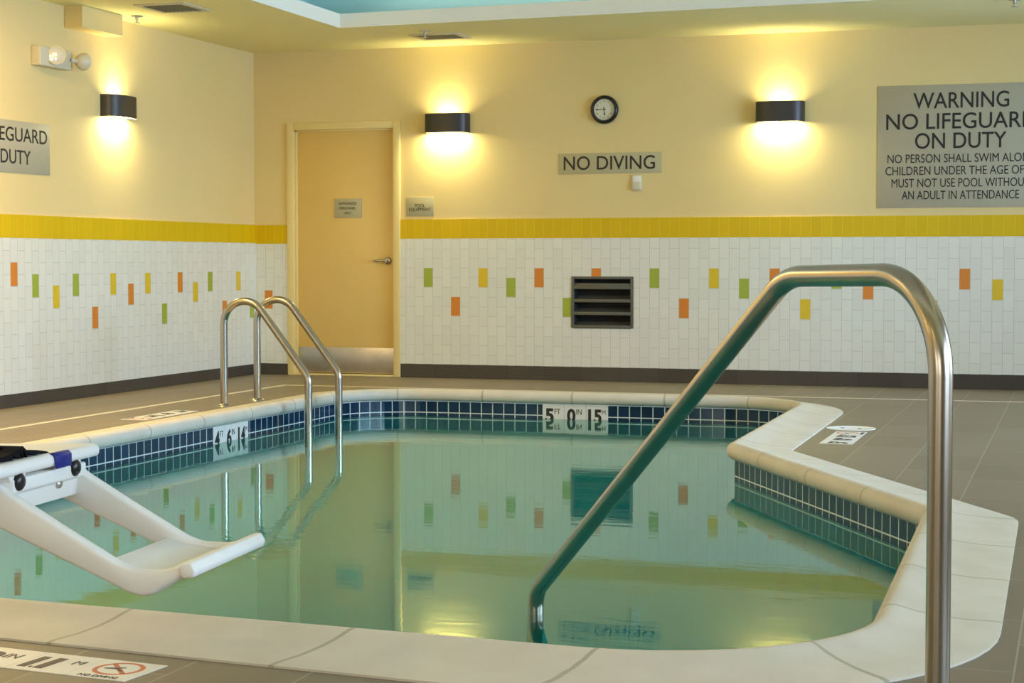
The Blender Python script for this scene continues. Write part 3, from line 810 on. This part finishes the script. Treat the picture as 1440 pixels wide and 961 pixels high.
# round skimmer lid in the deck
lx, ly = -1.290, 10.68
r = thing('skimmer_lid', (lx, ly, 0), 'round white skimmer lid flush in the deck beside the right depth marker', 'lid')
bm = bmesh.new(); lathe(bm, [(0, -.01), (.145, -.01), (.145, .003), (.136, .004), (.132, .002), (0, .002)], (lx, ly, 0), (0, 0, 1), 48); part('lid', bm, M['white'], r, 40)
bm = bmesh.new()
for sx in (-.05, .05): lathe(bm, [(0, .0035), (.012, .0035), (.012, .002)], (lx + sx, ly, 0), (0, 0, 1), 16)
part('finger_hole', bm, M['dark'], r, 40)

# ------------------------------------------------------------------ pool lift chair
ang = math.radians(5.7)
O_ = Vector((-2.0566, 3.7210, 0)); U = Vector((math.cos(ang), math.sin(ang), 0)); V = Vector((-math.sin(ang), math.cos(ang), 0))
q3 = lambda u, v, z: tuple(O_ + U * u + V * v + Vector((0, 0, z)))
r = thing('pool_lift_chair', tuple(O_ + U * -.45 + V * .23), 'white plastic pool lift chair with footrest hanging at the left', 'pool lift')
# footrest
bm = bmesh.new()
arm = [(-.470, .480), (-.425, .462), (-.398, .440), (-.264, .362), (-.170, .310), (-.119, .281), (-.077, .267), (-.034, .266), (.000, .266), (.037, .276), (.060, .282),
       (.060, .256), (.030, .241), (.008, .229), (-.022, .210), (-.055, .203), (-.087, .210), (-.128, .229), (-.300, .303), (-.400, .346), (-.470, .378)]
for v0, v1 in ((0., .045), (.415, .460)):
    prism(bm, arm, v0, v1, lambda u, z, w_: q3(u, w_, z), 0, .010, 3)
plate = [(-.165, .278), (-.10, .262), (-.03, .254), (.02, .258), (.055, .272), (.062, .258), (.030, .240), (-.03, .232), (-.10, .240), (-.160, .262)]
prism(bm, plate, .035, .425, lambda u, z, w_: q3(u, w_, z), 0, .004)
prism(bm, [(.038, .276), (.050, .287), (.074, .290), (.086, .270), (.080, .254), (.052, .250)], -.005, .478, lambda u, z, w_: q3(u, w_, z), 0, .006, 3)
part('footrest', bm, M['white'], r, 40)
# beam across the top of the footrest
bm = bmesh.new()
prism(bm, [(-.45, .385), (-.415, .385), (-.412, .430), (-.395, .436), (-.395, .470), (-.45, .472)], .03, .43, lambda u, z, w_: q3(u, w_, z), 0, .005)
part('cross_beam', bm, M['white'], r, 40)
bm = bmesh.new(); lathe(bm, [(0, 0), (.012, 0), (.012, .006), (.008, .010), (0, .010)], q3(-.413, .30, .427), U, 16); part('bolt', bm, M['brushed'], r, 40, 'dark steel bolt head')
for v in (.058, .362):
    bm = bmesh.new(); sweep(bm, [q3(-1.05, v, .462), q3(-.392, v, .462)], .022, 24); rl = part('seat_rail', bm, M['white'], r, 60)
    bm = bmesh.new(); lathe(bm, [(0, .007), (.016, .006), (.0225, .0), (.0225, -.012), (0, -.012)], q3(-.391, v, .462), U, 24); cp = part('end_cap', bm, M['black'], r, 50, 'black end cap')
    cp.parent = rl
# seat
bm = bmesh.new()
seat = [(-1.0, .490), (-.95, .486), (-.55, .486), (-.41, .480), (-.393, .478), (-.385, .488), (-.388, .506), (-.400, .513), (-.50, .510), (-.70, .506), (-.92, .512), (-1.0, .522)]
prism(bm, seat, -.055, .495, lambda u, z, w_: q3(u, w_, z), 0, .007, 3)
for v in (.058, .362):
    prism(bm, [(-.05, .484), (.05, .484), (.032, .462), (-.032, .462)], -.47, -.398, lambda a_, z, w_: q3(w_, v + a_, z), 0, .004)
part('seat', bm, M['white'], r, 40)
bm = bmesh.new()
prism(bm, [(-1.10, .95), (-1.06, .95), (-.985, .52), (-1.0, .485), (-1.04, .49)], -.04, .48, lambda u, z, w_: q3(u, w_, z), 0, .012, 3)
part('backrest', bm, M['white'], r, 40)
# seat belt lying across the seat and its blue tab over the front edge
bm = bmesh.new()
bl = [(-.10, .515), (-.02, .524), (.06, .531), (.100, .541), (.114, .543), (.135, .529), (.185, .526), (.235, .518), (.250, .514)]
for k in range(len(bl) - 1):
    (v0, z0), (v1, z1) = bl[k], bl[k + 1]
    prism(bm, [(v0, z0 - .006 if k else .512), (v1, .513), (v1, z1), (v0, z0)] if z1 > .516 else [(v0, .512), (v1, .512), (v1, z1), (v0, z0)], -.470 + .02 * math.sin(k), -.412, lambda a_, z, w_: q3(w_, a_, z), 0, .0)
part('seat_belt', bm, M['strap'], r, None, 'black webbing seat belt')
bm = bmesh.new()
prism(bm, [(-.43, .509), (-.388, .515), (-.378, .506), (-.378, .474), (-.384, .474), (-.389, .502), (-.43, .502)], .228, .312, lambda u, z, w_: q3(u, w_, z), 0, .002)
part('belt_tab', bm, M['blueplastic'], r, 40, 'blue belt tab over the seat edge')
# carrying arm and mast, standing on the deck to the left of the view
bm = bmesh.new(); sweep(bm, fillet([q3(-1.02, .21, .462), q3(-1.30, .21, .462), q3(-1.30, -.30, .90), q3(-1.30, -.30, 1.25)], [0, .08, .1, 0], 8), .035, 20); part('carrying_arm', bm, M['white'], r, 60)
bm = bmesh.new()
c0 = Vector(q3(-1.30, -.30, 0)); box(bm, c0.x - .07, c0.x + .07, c0.y - .07, c0.y + .07, .03, 1.35, 0, .012); box(bm, c0.x - .22, c0.x + .22, c0.y - .26, c0.y + .16, 0, .035, 0, .008)
part('mast', bm, M['white'], r, 40)
